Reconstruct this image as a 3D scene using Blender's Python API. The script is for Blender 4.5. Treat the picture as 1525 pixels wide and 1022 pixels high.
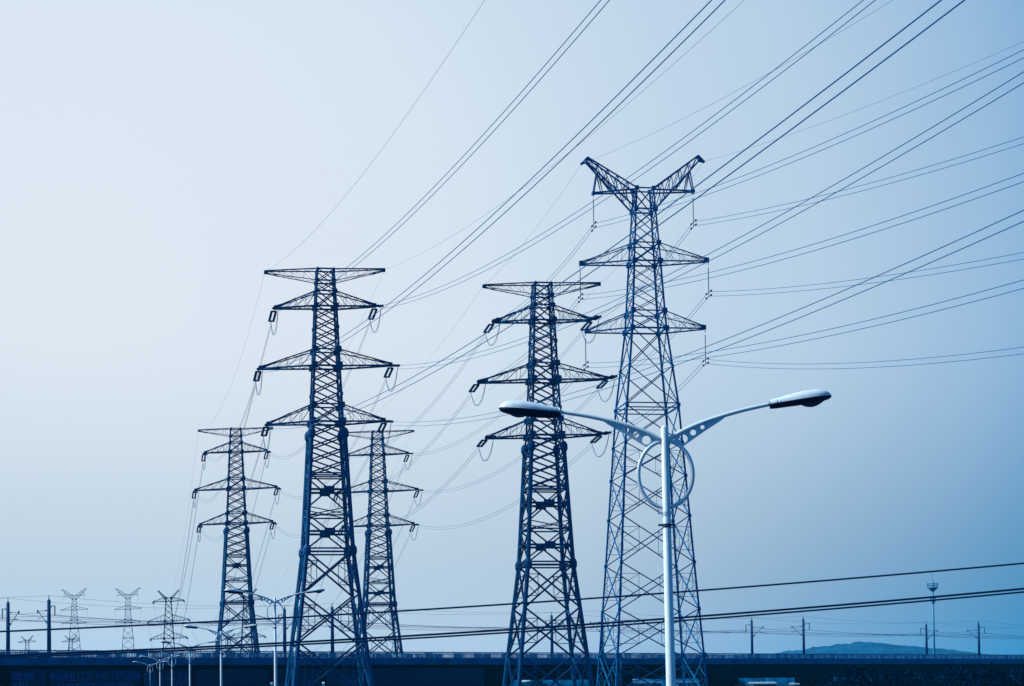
import bpy, bmesh, math, random
from mathutils import Vector, Matrix

for o in list(bpy.data.objects):
    bpy.data.objects.remove(o, do_unlink=True)
SC = bpy.context.scene
COL = SC.collection
rnd = random.Random(7)

def lin(r, g, b):
    def f(c):
        c /= 255.0
        return c / 12.92 if c <= 0.04045 else ((c + 0.055) / 1.055) ** 2.4
    return (f(r), f(g), f(b), 1.0)

# ------------------------------------------------------------------ camera
EYE = 6.0                       # the viewpoint is about six metres above the ground
FPX = 3000.0                    # focal length in pixels of the 1525 px wide picture
PITCH = math.radians(2.5)
ROLL = math.radians(0.75)
SHIFT = 0.2505
Fv = Vector((0, math.cos(PITCH), math.sin(PITCH)))
R0 = Vector((1, 0, 0))
U0 = Vector((0, -math.sin(PITCH), math.cos(PITCH)))
Rv = R0 * math.cos(ROLL) - U0 * math.sin(ROLL)
Uv = U0 * math.cos(ROLL) + R0 * math.sin(ROLL)
CAM = Vector((0, 0, EYE))
cd = bpy.data.cameras.new('camera')
cd.sensor_width = 36.0
cd.lens = FPX * 36.0 / 1525.0
cd.shift_y = SHIFT
cd.clip_start = 0.5
cd.clip_end = 20000.0
cam = bpy.data.objects.new('camera', cd)
COL.objects.link(cam)
mw = Matrix((Rv, Uv, -Fv)).transposed().to_4x4()
mw.translation = CAM
cam.matrix_world = mw
SC.camera = cam
YP = 511.0 + SHIFT * 1525.0

def ray(px, py):
    return Fv + Rv * ((px - 762.5) / FPX) + Uv * ((YP - py) / FPX)

def at(px, py, Y):
    """world point at depth Y that a measurement (px, py) of the photograph gives"""
    v = ray(px, py)
    return CAM + v * (Y / v.y)

# ------------------------------------------------------------------ world
SUN_EL, SUN_AZ = math.radians(38), math.radians(-89)      # low hazy sun, off to the left
SUN_DIR = Vector((math.sin(SUN_AZ) * math.cos(SUN_EL), math.cos(SUN_AZ) * math.cos(SUN_EL), math.sin(SUN_EL)))
W = bpy.data.worlds.new('World')
SC.world = W
W.use_nodes = True
nt = W.node_tree
for n in list(nt.nodes):
    nt.nodes.remove(n)
N = nt.nodes.new
L = nt.links.new
out = N('ShaderNodeOutputWorld')
bg = N('ShaderNodeBackground')
bg.inputs['Strength'].default_value = 0.1
L(bg.outputs[0], out.inputs['Surface'])
sky = N('ShaderNodeTexSky')
sky.sky_type = 'NISHITA'
sky.sun_disc = False
sky.sun_elevation = SUN_EL
sky.sun_rotation = SUN_AZ
sky.air_density = 2.0
sky.dust_density = 4.0
tc = N('ShaderNodeTexCoord')
nrm = N('ShaderNodeVectorMath'); nrm.operation = 'NORMALIZE'
L(tc.outputs['Generated'], nrm.inputs[0])
dot = N('ShaderNodeVectorMath'); dot.operation = 'DOT_PRODUCT'
glow = ray(110, 430).normalized()
dot.inputs[1].default_value = glow
L(nrm.outputs[0], dot.inputs[0])
ac = N('ShaderNodeMath'); ac.operation = 'ARCCOSINE'
L(dot.outputs['Value'], ac.inputs[0])
sc_ = N('ShaderNodeMath'); sc_.operation = 'MULTIPLY'
sc_.inputs[1].default_value = 1 / math.radians(90)
L(ac.outputs[0], sc_.inputs[0])

def ramp(stops):
    r = N('ShaderNodeValToRGB')
    r.color_ramp.interpolation = 'B_SPLINE' if False else 'EASE'
    r.color_ramp.interpolation = 'LINEAR'
    e = r.color_ramp.elements
    while len(e) > 1:
        e.remove(e[-1])
    for i, (a, c) in enumerate(stops):
        q = e[0] if i == 0 else e.new(a / 90.0)
        q.position = a / 90.0
        q.color = lin(*c)
    L(sc_.outputs[0], r.inputs[0])
    return r
HIGH = [(0, (222, 233, 242)), (8, (217, 229, 241)), (11, (213, 227, 240)), (17.5, (190, 212, 232)), (20.5, (182, 206, 229)),
        (25.3, (151, 187, 220)), (27, (132, 176, 214)), (35, (92, 155, 205)), (50, (48, 130, 188)), (90, (14, 104, 165))]
LOW = [(0, (182, 203, 220)), (10, (177, 201, 219)), (15, (173, 195, 213)), (21.5, (128, 166, 196)), (28.5, (52, 129, 176)),
       (40, (28, 108, 162)), (90, (10, 86, 144))]
rh, rl = ramp(HIGH), ramp(LOW)
sep = N('ShaderNodeSeparateXYZ')
L(nrm.outputs[0], sep.inputs[0])
mr = N('ShaderNodeMapRange')
mr.interpolation_type = 'SMOOTHSTEP'
mr.inputs['From Min'].default_value = 0.0
mr.inputs['From Max'].default_value = 0.18
L(sep.outputs['Z'], mr.inputs['Value'])
mx = N('ShaderNodeMixRGB')
L(mr.outputs[0], mx.inputs[0])
L(rl.outputs[0], mx.inputs[1])
L(rh.outputs[0], mx.inputs[2])
gain = N('ShaderNodeVectorMath'); gain.operation = 'SCALE'
gain.inputs['Scale'].default_value = 10.0
# the air brightens towards the horizon
hz1 = N('ShaderNodeMath'); hz1.operation = 'MULTIPLY'; hz1.inputs[1].default_value = -1 / 0.025
hz0 = N('ShaderNodeMath'); hz0.operation = 'MAXIMUM'; hz0.inputs[1].default_value = 0.0
L(sep.outputs['Z'], hz0.inputs[0]); L(hz0.outputs[0], hz1.inputs[0])
hz2 = N('ShaderNodeMath'); hz2.operation = 'EXPONENT'; L(hz1.outputs[0], hz2.inputs[0])
hz3 = N('ShaderNodeMath'); hz3.operation = 'MULTIPLY_ADD'
hz3.inputs[1].default_value = 0.7 * 10.6; hz3.inputs[2].default_value = 10.6
L(hz2.outputs[0], hz3.inputs[0]); L(hz3.outputs[0], gain.inputs['Scale'])
L(mx.outputs[0], gain.inputs[0])
m2 = N('ShaderNodeMixRGB')                     # thick haze in front of the clear sky
m2.inputs[0].default_value = 0.94
L(sky.outputs[0], m2.inputs[1])
L(gain.outputs[0], m2.inputs[2])
L(m2.outputs[0], bg.inputs['Color'])

sl = bpy.data.lights.new('sun', 'SUN')
sl.energy = 5.0
sl.angle = math.radians(6)
sl.color = (1.0, 0.985, 0.96)
so = bpy.data.objects.new('sun', sl)
so.rotation_euler = SUN_DIR.to_track_quat('Z', 'Y').to_euler()
so.location = (-60, 40, 80)
COL.objects.link(so)

SC.view_settings.view_transform = 'Standard'
SC.view_settings.look = 'None'
SC.view_settings.exposure = 0.0
SC.view_settings.gamma = 1.0
SC.cycles.use_denoising = True
SC.cycles.max_bounces = 6
SC.cycles.volume_bounces = 0

# ------------------------------------------------------------------ materials
def mat(name, col, rough=0.6, metal=0.0, var=0.25, scale=1.5, spec=0.3):
    m = bpy.data.materials.new(name)
    m.use_nodes = True
    t = m.node_tree
    b = t.nodes['Principled BSDF']
    b.inputs['Roughness'].default_value = rough
    b.inputs['Metallic'].default_value = metal
    b.inputs['Specular IOR Level'].default_value = spec
    c = t.nodes.new('ShaderNodeTexCoord')
    nz = t.nodes.new('ShaderNodeTexNoise')
    nz.inputs['Scale'].default_value = scale
    nz.inputs['Detail'].default_value = 5
    t.links.new(c.outputs['Object'], nz.inputs['Vector'])
    r = t.nodes.new('ShaderNodeValToRGB')
    r.color_ramp.elements[0].position = 0.3
    r.color_ramp.elements[1].position = 0.7
    r.color_ramp.elements[0].color = (*[x * (1 - var) for x in col], 1)
    r.color_ramp.elements[1].color = (*[x * (1 + var) for x in col], 1)
    t.links.new(nz.outputs['Fac'], r.inputs[0])
    t.links.new(r.outputs[0], b.inputs['Base Color'])
    return m
M = {
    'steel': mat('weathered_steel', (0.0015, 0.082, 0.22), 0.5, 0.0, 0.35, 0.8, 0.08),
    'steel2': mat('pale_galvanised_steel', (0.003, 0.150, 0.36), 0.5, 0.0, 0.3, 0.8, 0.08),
    'ins': mat('glazed_insulator', (0.001, 0.05, 0.15), 0.3, 0.0, 0.2, 3.0, 0.25),
    'wire': mat('stranded_conductor', (0.002, 0.13, 0.32), 0.6, 0.0, 0.1, 1.0, 0.02),
    'cable': mat('black_sheathed_cable', (0.0005, 0.055, 0.14), 0.6, 0.0, 0.1, 1.0, 0.02),
    'paint': mat('white_painted_steel', (0.64, 0.82, 0.90), 0.42, 0.0, 0.07, 9.0, 0.45),
    'seam': mat('dark_rubber_seam', (0.02, 0.06, 0.12), 0.7, 0.0, 0.1, 9.0, 0.2),
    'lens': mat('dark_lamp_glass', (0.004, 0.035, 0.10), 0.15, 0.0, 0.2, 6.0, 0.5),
    'under': mat('shaded_lamp_tray', (0.001, 0.018, 0.055), 0.6, 0.0, 0.2, 6.0, 0.2),  # nearly black: shade under the head is put into the tray colour
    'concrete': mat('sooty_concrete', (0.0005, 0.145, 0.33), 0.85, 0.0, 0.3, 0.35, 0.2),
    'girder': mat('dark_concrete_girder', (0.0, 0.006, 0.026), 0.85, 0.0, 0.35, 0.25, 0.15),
    'rail': mat('painted_railing', (0.004, 0.17, 0.37), 0.6, 0.0, 0.25, 0.5, 0.3),
    'mast': mat('concrete_mast', (0.0005, 0.055, 0.16), 0.7, 0.0, 0.25, 1.0, 0.08),
    'pmast': mat('pale_steel_pole', (0.02, 0.28, 0.46), 0.5, 0.0, 0.15, 0.4, 0.3),
    'board': mat('navy_billboard_vinyl', (0.0005, 0.020, 0.085), 0.6, 0.0, 0.25, 0.3, 0.3),
    'letter': mat('faded_blue_lettering', (0.004, 0.13, 0.42), 0.6, 0.0, 0.25, 1.0, 0.3),
    'letter2': mat('dim_blue_lettering', (0.004, 0.09, 0.27), 0.6, 0.0, 0.25, 1.0, 0.3),
    'ground': mat('scrubby_ground', (0.008, 0.05, 0.10), 0.95, 0.0, 0.4, 0.05, 0.1),
    'road': mat('asphalt', (0.05, 0.06, 0.075), 0.9, 0.0, 0.2, 1.2, 0.2),
    'hill': mat('wooded_hillside', (0.0, 0.088, 0.20), 0.95, 0.0, 0.4, 0.03, 0.1),  # base colour raised to carry part of the distance haze
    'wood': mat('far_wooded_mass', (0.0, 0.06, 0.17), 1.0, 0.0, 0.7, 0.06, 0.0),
    'leaf': mat('dark_foliage', (0.0004, 0.014, 0.045), 1.0, 0.0, 0.6, 0.9, 0.0),
    'bark': mat('bark', (0.03, 0.04, 0.05), 0.9, 0.0, 0.3, 4.0, 0.1),
    'wall': mat('grey_render_wall', (0.005, 0.09, 0.21), 0.8, 0.0, 0.25, 0.3, 0.2),
    'roof': mat('white_sheet_roof', (0.14, 0.27, 0.37), 0.6, 0.0, 0.1, 0.3, 0.3),
    'dark': mat('dark_opening', (0.008, 0.02, 0.045), 0.8, 0.0, 0.2, 1.0, 0.2),
}

# ------------------------------------------------------------------ object helpers
def obj(name, mesh_or_bm, m=None, parent=None, loc=None):
    if isinstance(mesh_or_bm, bmesh.types.BMesh):
        me = bpy.data.meshes.new(name)
        mesh_or_bm.to_mesh(me)
        mesh_or_bm.free()
        if m:
            me.materials.append(m)
    else:
        me = mesh_or_bm
    o = bpy.data.objects.new(name, me)
    COL.objects.link(o)
    if parent:
        o.parent = parent
    if loc is not None:
        o.location = loc
    return o

def smooth(o, on=True):
    for p in o.data.polygons:
        p.use_smooth = on
    return o

def thing(name, label, cat, loc=(0, 0, 0), rz=0.0, group=None):
    o = bpy.data.objects.new(name, None)
    COL.objects.link(o)
    o.location = loc
    o.rotation_euler = (0, 0, rz)
    return tag(o, label, cat, group)

def tag(o, label, cat, group=None):
    o['label'] = label
    o['category'] = cat
    if group:
        o['group'] = group
    return o

def struct(o, kind='structure'):
    o['kind'] = kind
    return o

def copy_tree(o, parent=None):
    c = o.copy()
    COL.objects.link(c)
    c.parent = parent
    for ch in o.children:
        copy_tree(ch, c)
    return c

def beam(bm, p, q, w, h=None, up=None):
    p, q = Vector(p), Vector(q)
    d = q - p
    if d.length < 1e-6:
        return
    d.normalize()
    up = Vector(up) if up is not None else (Vector((0, 0, 1)) if abs(d.z) < 0.9 else Vector((0, 1, 0)))
    x = d.cross(up).normalized() * (w / 2)
    y = x.cross(d).normalized() * ((h or w) / 2)
    a = [bm.verts.new(p + s * x + t * y) for s, t in ((-1, -1), (1, -1), (1, 1), (-1, 1))]
    b = [bm.verts.new(q + s * x + t * y) for s, t in ((-1, -1), (1, -1), (1, 1), (-1, 1))]
    for i in range(4):
        bm.faces.new((a[i], a[(i + 1) % 4], b[(i + 1) % 4], b[i]))
    bm.faces.new(a[::-1])
    bm.faces.new(b)

def box(bm, c, s, rz=0.0):
    c = Vector(c)
    cs, sn = math.cos(rz), math.sin(rz)
    v = []
    for z in (-.5, .5):
        for x, y in ((-.5, -.5), (.5, -.5), (.5, .5), (-.5, .5)):
            X, Y = x * s[0], y * s[1]
            v.append(bm.verts.new(c + Vector((X * cs - Y * sn, X * sn + Y * cs, z * s[2]))))
    for f in ((3, 2, 1, 0), (4, 5, 6, 7), (0, 1, 5, 4), (1, 2, 6, 5), (2, 3, 7, 6), (3, 0, 4, 7)):
        bm.faces.new([v[i] for i in f])

def tube(bm, pts, rad, seg=6, closed=False, caps=True, up0=(0, 0, 1)):
    pts = [Vector(p) for p in pts]
    n = len(pts)
    rings = []
    for i, p in enumerate(pts):
        if closed:
            d = pts[(i + 1) % n] - pts[i - 1]
        else:
            d = pts[min(i + 1, n - 1)] - pts[max(i - 1, 0)]
        d.normalize()
        up = Vector(up0)
        if abs(d.dot(up)) > 0.98:
            up = Vector((0, 1, 0)) if abs(d.y) < 0.9 else Vector((1, 0, 0))
        x = d.cross(up).normalized()
        y = x.cross(d).normalized()
        r = rad[i] if isinstance(rad, (list, tuple)) else rad
        rings.append([bm.verts.new(p + x * (r * math.cos(2 * math.pi * k / seg)) + y * (r * math.sin(2 * math.pi * k / seg)))
                      for k in range(seg)])
    m = n if closed else n - 1
    for i in range(m):
        a, b = rings[i], rings[(i + 1) % n]
        for k in range(seg):
            bm.faces.new((a[k], a[(k + 1) % seg], b[(k + 1) % seg], b[k]))
    if caps and not closed:
        bm.faces.new(rings[0][::-1])
        bm.faces.new(rings[-1])

def lerp(a, b, t):
    return Vector(a) * (1 - t) + Vector(b) * t

# ------------------------------------------------------------------ ground, road, hill
BUMPS = []                                   # gentle rises and dips under single things
def ground_z(x, y):
    z = 0.0
    for bx, by, h, s in BUMPS:
        z += h * math.exp(-((x - bx) ** 2 + (y - by) ** 2) / (2 * s * s))
    return z
LINE = 0.205                                 # the pylon lines and the road run this way: dx per dy (leftwards into the distance)
LYAW = math.atan(LINE)
PB = at(807, 700, 289); BUMPS.append((PB.x, PB.y, -2.25, 9.0))
PD = at(351, 700, 468); BUMPS.append((PD.x, PD.y, 0.7, 10.0))
PL2 = at(409.5, 900, 99.7); BUMPS.append((PL2.x, PL2.y, 0.74, 12.0))

bm = bmesh.new()
xs = [-4400, -2500, -1200, -500] + [-260 + 6.5 * i for i in range(81)] + [500, 1200, 2500, 4400]
ys = [-300, -60] + [0 + 6.5 * i for i in range(90)] + [700, 1000, 1600, 3000, 4900]
gv = [[bm.verts.new((x, y, ground_z(x, y))) for x in xs] for y in ys]
for j in range(len(ys) - 1):
    for i in range(len(xs) - 1):
        bm.faces.new((gv[j][i], gv[j][i + 1], gv[j + 1][i + 1], gv[j + 1][i]))
struct(obj('ground', bm, M['ground']))

# road beside the row of street lamps
bm = bmesh.new()
PR = at(990, 654, 30.0)
rows = []
for k in range(70):
    y = -40 + 6.0 * k
    xc = PR.x - LINE * (y - 30.0)
    rows.append([bm.verts.new((xc + dx, y + LINE * dx, ground_z(xc + dx, y + LINE * dx) + 0.03)) for dx in (1.2, 4, 8, 11.0)])
for a, b in zip(rows, rows[1:]):
    for i in range(3):
        bm.faces.new((a[i], a[i + 1], b[i + 1], b[i]))
struct(obj('road', bm, M['road']))

# ------------------------------------------------------------------ lattice pylons
def interp(tab, z):
    if z >= tab[0][0]:
        return tab[0][1]
    for (z0, h0), (z1, h1) in zip(tab, tab[1:]):
        if z1 <= z <= z0:
            return h1 + (h0 - h1) * (z - z1) / (z0 - z1)
    return tab[-1][1]

SET = 0.046
CORN = ((-1, -1), (1, -1), (1, 1), (-1, 1))

def leg_meshes(sp, m):
    """one mesh for each of the four legs, with its splice plates and flanges"""
    res = []
    hw = lambda z: interp(sp['width'], z)
    for sx, sy in CORN:
        b = bmesh.new()
        zs = [z for z, _ in sp['width']]
        for z0, z1 in zip(zs, zs[1:]):
            p, q = Vector((sx * hw(z0), sy * hw(z0), z0)), Vector((sx * hw(z1), sy * hw(z1), z1))
            if z0 <= sp.get('tube_below', -1) + 0.01:
                tube(b, [p, q], sp['tube_r'], 10)
            else:
                w = sp['leg_w'] * (0.8 if z1 > sp['arms'][0][0] - 0.5 else 1.0)
                # an L of two plates reads as rolled angle steel
                beam(b, p, q, w, w * 0.28, up=(0, sy, 0))
                beam(b, p + Vector((sx * w * .36, -sy * w * .36, 0)), q + Vector((sx * w * .36, -sy * w * .36, 0)), w * 0.28, w, up=(0, sy, 0))
        for z, s in sp['plates']:
            beam(b, (sx * hw(z), sy * hw(z), z - s * .55), (sx * hw(z - .1), sy * hw(z - .1), z + s * .55), s)
        for z, r in sp.get('flanges', []):
            tube(b, [(sx * hw(z + .6), sy * hw(z + .6), z + .75), (sx * hw(z + .25), sy * hw(z + .25), z + .3), (sx * hw(z), sy * hw(z), z - .3), (sx * hw(z - .4), sy * hw(z - .4), z - .75)],
                 [r * .6, r, r, r * .62], 10)
        res.append(finish(b, 'leg', m))
    return res

def finish(b, name, m):
    me = bpy.data.meshes.new(name)
    b.to_mesh(me)
    b.free()
    me.materials.append(m)
    return me

def bracing_meshes(sp, m):
    hw = lambda z: interp(sp['width'], z)
    res = []
    for f in range(4):
        (ax, ay), (bx, by) = CORN[f], CORN[(f + 1) % 4]
        b = bmesh.new()
        P = lambda z: Vector((ax * hw(z), ay * hw(z), z))
        Q = lambda z: Vector((bx * hw(z), by * hw(z), z))
        for zt, zb, w, kind in sp['panels']:
            beam(b, P(zt), Q(zb), w)
            beam(b, Q(zt), P(zb), w)
            h = zt - zb
            if kind == 'plate':                              # X with a heavy middle strut and a gusset
                zm = zt - h * hw(zt) / (hw(zt) + hw(zb))
                beam(b, P(zm), Q(zm), w * 1.5)
                c = (P(zm) + Q(zm)) / 2
                d = (Q(zm) - P(zm)).normalized()
                beam(b, c - d * .75, c + d * .75, .95, .3, up=(0, 0, 1) if True else None)
                beam(b, c - d * .75, c + d * .75, .3, .95)
            if kind == 'big':                                # X with the thin redundant members
                zm = zt - h * hw(zt) / (hw(zt) + hw(zb))
                c = (P(zm) + Q(zm)) / 2
                t = w * .45
                for E in (P, Q):
                    m1, m2 = (E(zt) + c) / 2, (E(zb) + c) / 2
                    beam(b, m1, E((zt + zm) / 2), t)
                    beam(b, m2, E((zb + zm) / 2), t)
                    beam(b, m1, E(zm), t)
                    beam(b, m2, E(zm), t)
                    beam(b, m2, Vector((m2.x, m2.y, m1.z)), t * .8)
                beam(b, m1, (P(zt) + c) / 2 if False else c, t * .5)
            if kind == 'flat':
                beam(b, P(zt), Q(zt), w)
        for z, w in sp['struts']:
            beam(b, P(z), Q(z), w)
        res.append(finish(b, 'bracing', m))
    return res

def arm_mesh(sp, s, zb, zt, span, m, w, npan=4, tipz=0.12):
    """one triangular crossarm: two chords from each body face meet at the tip"""
    hw = lambda z: interp(sp['width'], z)
    b = bmesh.new()
    hb, ht = hw(zb), hw(zt)
    tw = 0.3
    drop = tipz * (1 if zt > zb else -1)
    zr, zb = zb, zb + s * span * SET
    for y in (-1, 1):
        B0, T0 = Vector((s * hb, y * hb, zr)), Vector((s * ht, y * ht, zt))
        tip_b = Vector((s * span, y * tw, zb))
        tip_t = Vector((s * (span - .5), y * tw, zb + drop * 3.2))
        beam(b, B0, tip_b, w * 1.15)
        beam(b, T0, tip_t, w * .75)
        beam(b, tip_b, tip_t, w)
        for k in range(1, npan):
            t = k / npan
            u = (k - 1) / npan
            beam(b, lerp(B0, tip_b, t), lerp(T0, tip_t, t), w * .26)
            beam(b, lerp(T0, tip_t, u), lerp(B0, tip_b, t), w * .26)
        beam(b, lerp(T0, tip_t, (npan - 1) / npan), tip_b, w * .5)
    for k in range(npan):
        t, u = k / npan, (k + 1) / npan
        for (z, h, dz) in ((zr, hb, 0), (zt, ht, drop * 3.2)):
            a = lerp((s * h, -h, z), (s * span, -tw, zb + dz), t)
            c = lerp((s * h, h, z), (s * span, tw, zb + dz), u)
            if k % 2:
                a, c = lerp((s * h, h, z), (s * span, tw, zb + dz), t), lerp((s * h, -h, z), (s * span, -tw, zb + dz), u)
            beam(b, a, c, w * .33)
    beam(b, (s * (span - .15), -tw, zb), (s * (span - .15), tw, zb), w * 1.1)
    beam(b, (s * (span - .45), 0, zb + drop * 1.5), (s * (span + .1), 0, zb + drop * 1.5), w * 2.0, .5)
    return finish(b, 'crossarm', m)

def horn_mesh(sp, s, zl, zu, apex, tip, arm, m, w):
    apex, tip = [(a, z + s * a * SET) for a, z in (apex, tip)]
    arm0 = arm and arm[1]
    arm = arm and (arm[0], arm[1] + s * arm[0] * SET)
    hw = lambda z: interp(sp['width'], z)
    b = bmesh.new()
    n = 5
    for y in (-1, 1):
        lo0, up0 = Vector((s * hw(zl), y * hw(zl), zl)), Vector((s * hw(zu), y * hw(zu), zu))
        ap = Vector((s * apex[0], y * .22, apex[1]))
        aq = Vector((s * (apex[0] + .12), y * .22, apex[1] - .55))
        beam(b, lo0, aq, w * 1.1)
        beam(b, up0, ap, w)
        for k in range(n):
            t, u = k / n, (k + 1) / n
            beam(b, lerp(lo0, aq, u), lerp(up0, ap, u), w * .5)
            beam(b, lerp(lo0, aq, t), lerp(up0, ap, u), w * .5)
        tp = Vector((s * tip[0], y * .2, tip[1]))
        beam(b, ap, tp, w)
        beam(b, aq, tp, w)
        beam(b, ap, aq, w)
        if arm:
            ar = Vector((s * arm[0], y * .3, arm[1]))
            ar0 = Vector((s * hw(zu), y * hw(zu), arm0 + .15))
            beam(b, ar0, ar, w * 1.1)
            j = lerp(lo0, aq, .78)
            beam(b, ar, j, w * .8)
            for t in (.55, .8):
                beam(b, lerp(ar0, ar, t), lerp(lo0, aq, .35 + .5 * t), w * .45)
            beam(b, lerp(ar0, ar, .8), j, w * .45)
            beam(b, lerp(ar0, ar, .55), j, w * .45)
    tp = (s * tip[0], -.2, tip[1]), (s * tip[0], .2, tip[1])
    beam(b, *tp, w * 1.6)
    if arm:
        beam(b, (s * arm[0], -.35, arm[1]), (s * arm[0], .35, arm[1]), w * 2.2)
    for k in range(1, n + 1):
        t = k / n
        beam(b, lerp((s * hw(zu), -hw(zu), zu), (s * apex[0], -.22, apex[1]), t), lerp((s * hw(zu), hw(zu), zu), (s * apex[0], .22, apex[1]), t), w * .5)
        beam(b, lerp((s * hw(zl), -hw(zl), zl), (s * apex[0], -.22, apex[1]), t), lerp((s * hw(zl), hw(zl), zl), (s * apex[0], .22, apex[1]), t), w * .5)
    return finish(b, 'horn', m)

# tension pylon (flat top arm, three crossarms, tubular lower legs)
TEN = dict(
    width=[(66.2, 1.15), (60.6, 1.45), (52.0, 1.80), (44.0, 2.15), (42.4, 2.35), (25.7, 3.25), (-2.5, 6.45)],
    tube_below=42.4, tube_r=0.31, leg_w=0.28,
    plates=[(65.8, .3), (64.3, .42), (62.8, .5), (60.7, .62), (57.6, .42), (54.4, .7), (52.1, .8), (48.0, .42), (46.4, .72), (44.1, .8)],
    flanges=[(42.3, .56), (25.6, .56)],
    arms=[(60.6, 62.8, 7.25), (52.0, 54.4, 9.5), (44.0, 46.5, 8.45)],
    top=(66.0, 64.3, 8.6),
    struts=[(66.0, .2), (64.3, .2), (62.8, .2), (60.6, .24), (54.4, .2), (52.0, .26), (46.5, .2), (44.0, .28),
            (36.6, .2), (36.3, .2), (30.6, .2), (25.9, .22), (25.4, .22)],
    panels=[])
def seq(z0, z1, n, w, kind=''):
    h = (z0 - z1) / n
    return [(z0 - i * h, z0 - (i + 1) * h, w, kind) for i in range(n)]
TEN['panels'] = (seq(66.0, 64.3, 1, .12) + seq(64.3, 62.8, 1, .12) + seq(62.8, 60.6, 1, .16) + seq(60.6, 54.4, 4, .16) + seq(54.4, 52.0, 1, .2) +
                 seq(52.0, 46.5, 3, .18) + seq(46.5, 44.0, 1, .2) + seq(44.0, 36.6, 4, .2) + seq(36.5, 31.8, 1, .2, 'plate') +
                 seq(31.8, 30.6, 1, .14) + seq(30.6, 25.8, 1, .2, 'plate') + seq(25.5, 19.4, 1, .24, 'big') + seq(19.4, 12.6, 1, .24, 'big') +
                 seq(12.6, 4.6, 1, .24, 'big') + seq(4.6, -2, 1, .2))
# suspension pylon (V horns, slim body)
SUS = dict(
    width=[(62.3, .95), (59.8, 1.12), (55.9, 1.38), (53.8, 1.5), (48.1, 1.82), (46.1, 1.95), (37.3, 2.95), (19.2, 4.15), (9.5, 4.85), (-1.5, 5.6)],
    leg_w=0.22,
    plates=[(62.2, .4), (59.8, .45), (55.9, .45), (53.8, .5), (48.1, .5), (46.1, .5), (41.7, .3), (37.3, .36), (33, .34), (29.3, .34), (24.8, .34), (19.6, .34), (14.4, .34), (9.3, .45)],
    arms=[(53.8, 55.9, 7.45), (46.1, 48.1, 6.95)],
    struts=[(62.2, .14), (59.8, .16), (55.9, .13), (53.8, .18), (48.1, .13), (46.1, .18), (37.5, .12), (37.0, .12)],
    panels=[])
SUS['panels'] = (seq(62.2, 59.8, 1, .13) + seq(59.8, 55.9, 2, .1) + seq(55.9, 53.8, 1, .13) + seq(53.8, 48.1, 3, .1) + seq(48.1, 46.1, 1, .13) +
                 seq(46.1, 37.4, 2, .12) + seq(37.2, 33, 1, .12) + seq(33, 29.3, 1, .12, 'big') + seq(29.3, 24.8, 1, .13, 'big') + seq(24.8, 19.6, 1, .13, 'big') + seq(19.6, 14.4, 1, .13, 'big') +
                 seq(14.4, 9.3, 1, .14, 'big') + seq(9.3, 4, 1, .14, 'big') + seq(4, -1, 1, .14))
SUS['panels'] = [(a, b_, w * .85, k) for a, b_, w, k in SUS['panels']]
# small tension pylon with thin V horns (the far ones)
FAR = dict(
    width=[(48.8, 1.1), (47.2, 1.2), (38.3, 1.75), (30.3, 2.15), (0, 4.6), (-1, 4.7)],
    leg_w=0.34,
    plates=[(48.7, .9), (47.2, .7), (38.3, .8), (30.3, .9)],
    arms=[(47.2, 49.2, 6.9), (38.3, 41.2, 9.3), (30.3, 33.0, 8.2)],
    struts=[(48.8, .2), (47.2, .2), (38.3, .25), (30.3, .25), (15, .2)],
    panels=seq(48.8, 38.3, 4, .16) + seq(38.3, 30.3, 3, .16) + seq(30.3, 15, 3, .18) + seq(15, 0, 2, .2))

CACHE = {}
def pylon_meshes(kind):
    if kind in CACHE:
        return CACHE[kind]
    sp = {'tension': TEN, 'suspension': SUS, 'far': FAR}[kind]
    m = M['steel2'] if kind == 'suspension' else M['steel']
    r = [('leg', x) for x in leg_meshes(sp, m)] + [('bracing', x) for x in bracing_meshes(sp, m)]
    w = {'tension': .2, 'suspension': .125, 'far': .24}[kind]
    for (zb, zt, span) in sp['arms']:
        for s in (-1, 1):
            r.append(('crossarm', arm_mesh(sp, s, zb, zt, span, m, w)))
    if kind == 'tension':
        for s in (-1, 1):
            r.append(('ground_wire_arm', arm_mesh(sp, s, TEN['top'][0], TEN['top'][1], TEN['top'][2], m, .13)))
    if kind == 'suspension':
        for s in (-1, 1):
            r.append(('horn', horn_mesh(sp, s, 59.8, 62.2, (6.45, 66.0), (7.1, 65.3), (5.8, 61.9), m, .15)))
    if kind == 'far':
        for s in (-1, 1):
            r.append(('horn', horn_mesh(sp, s, 47.6, 48.8, (4.4, 52.3), (4.7, 52.0), None, m, .2)))
    CACHE[kind] = r
    return r

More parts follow.
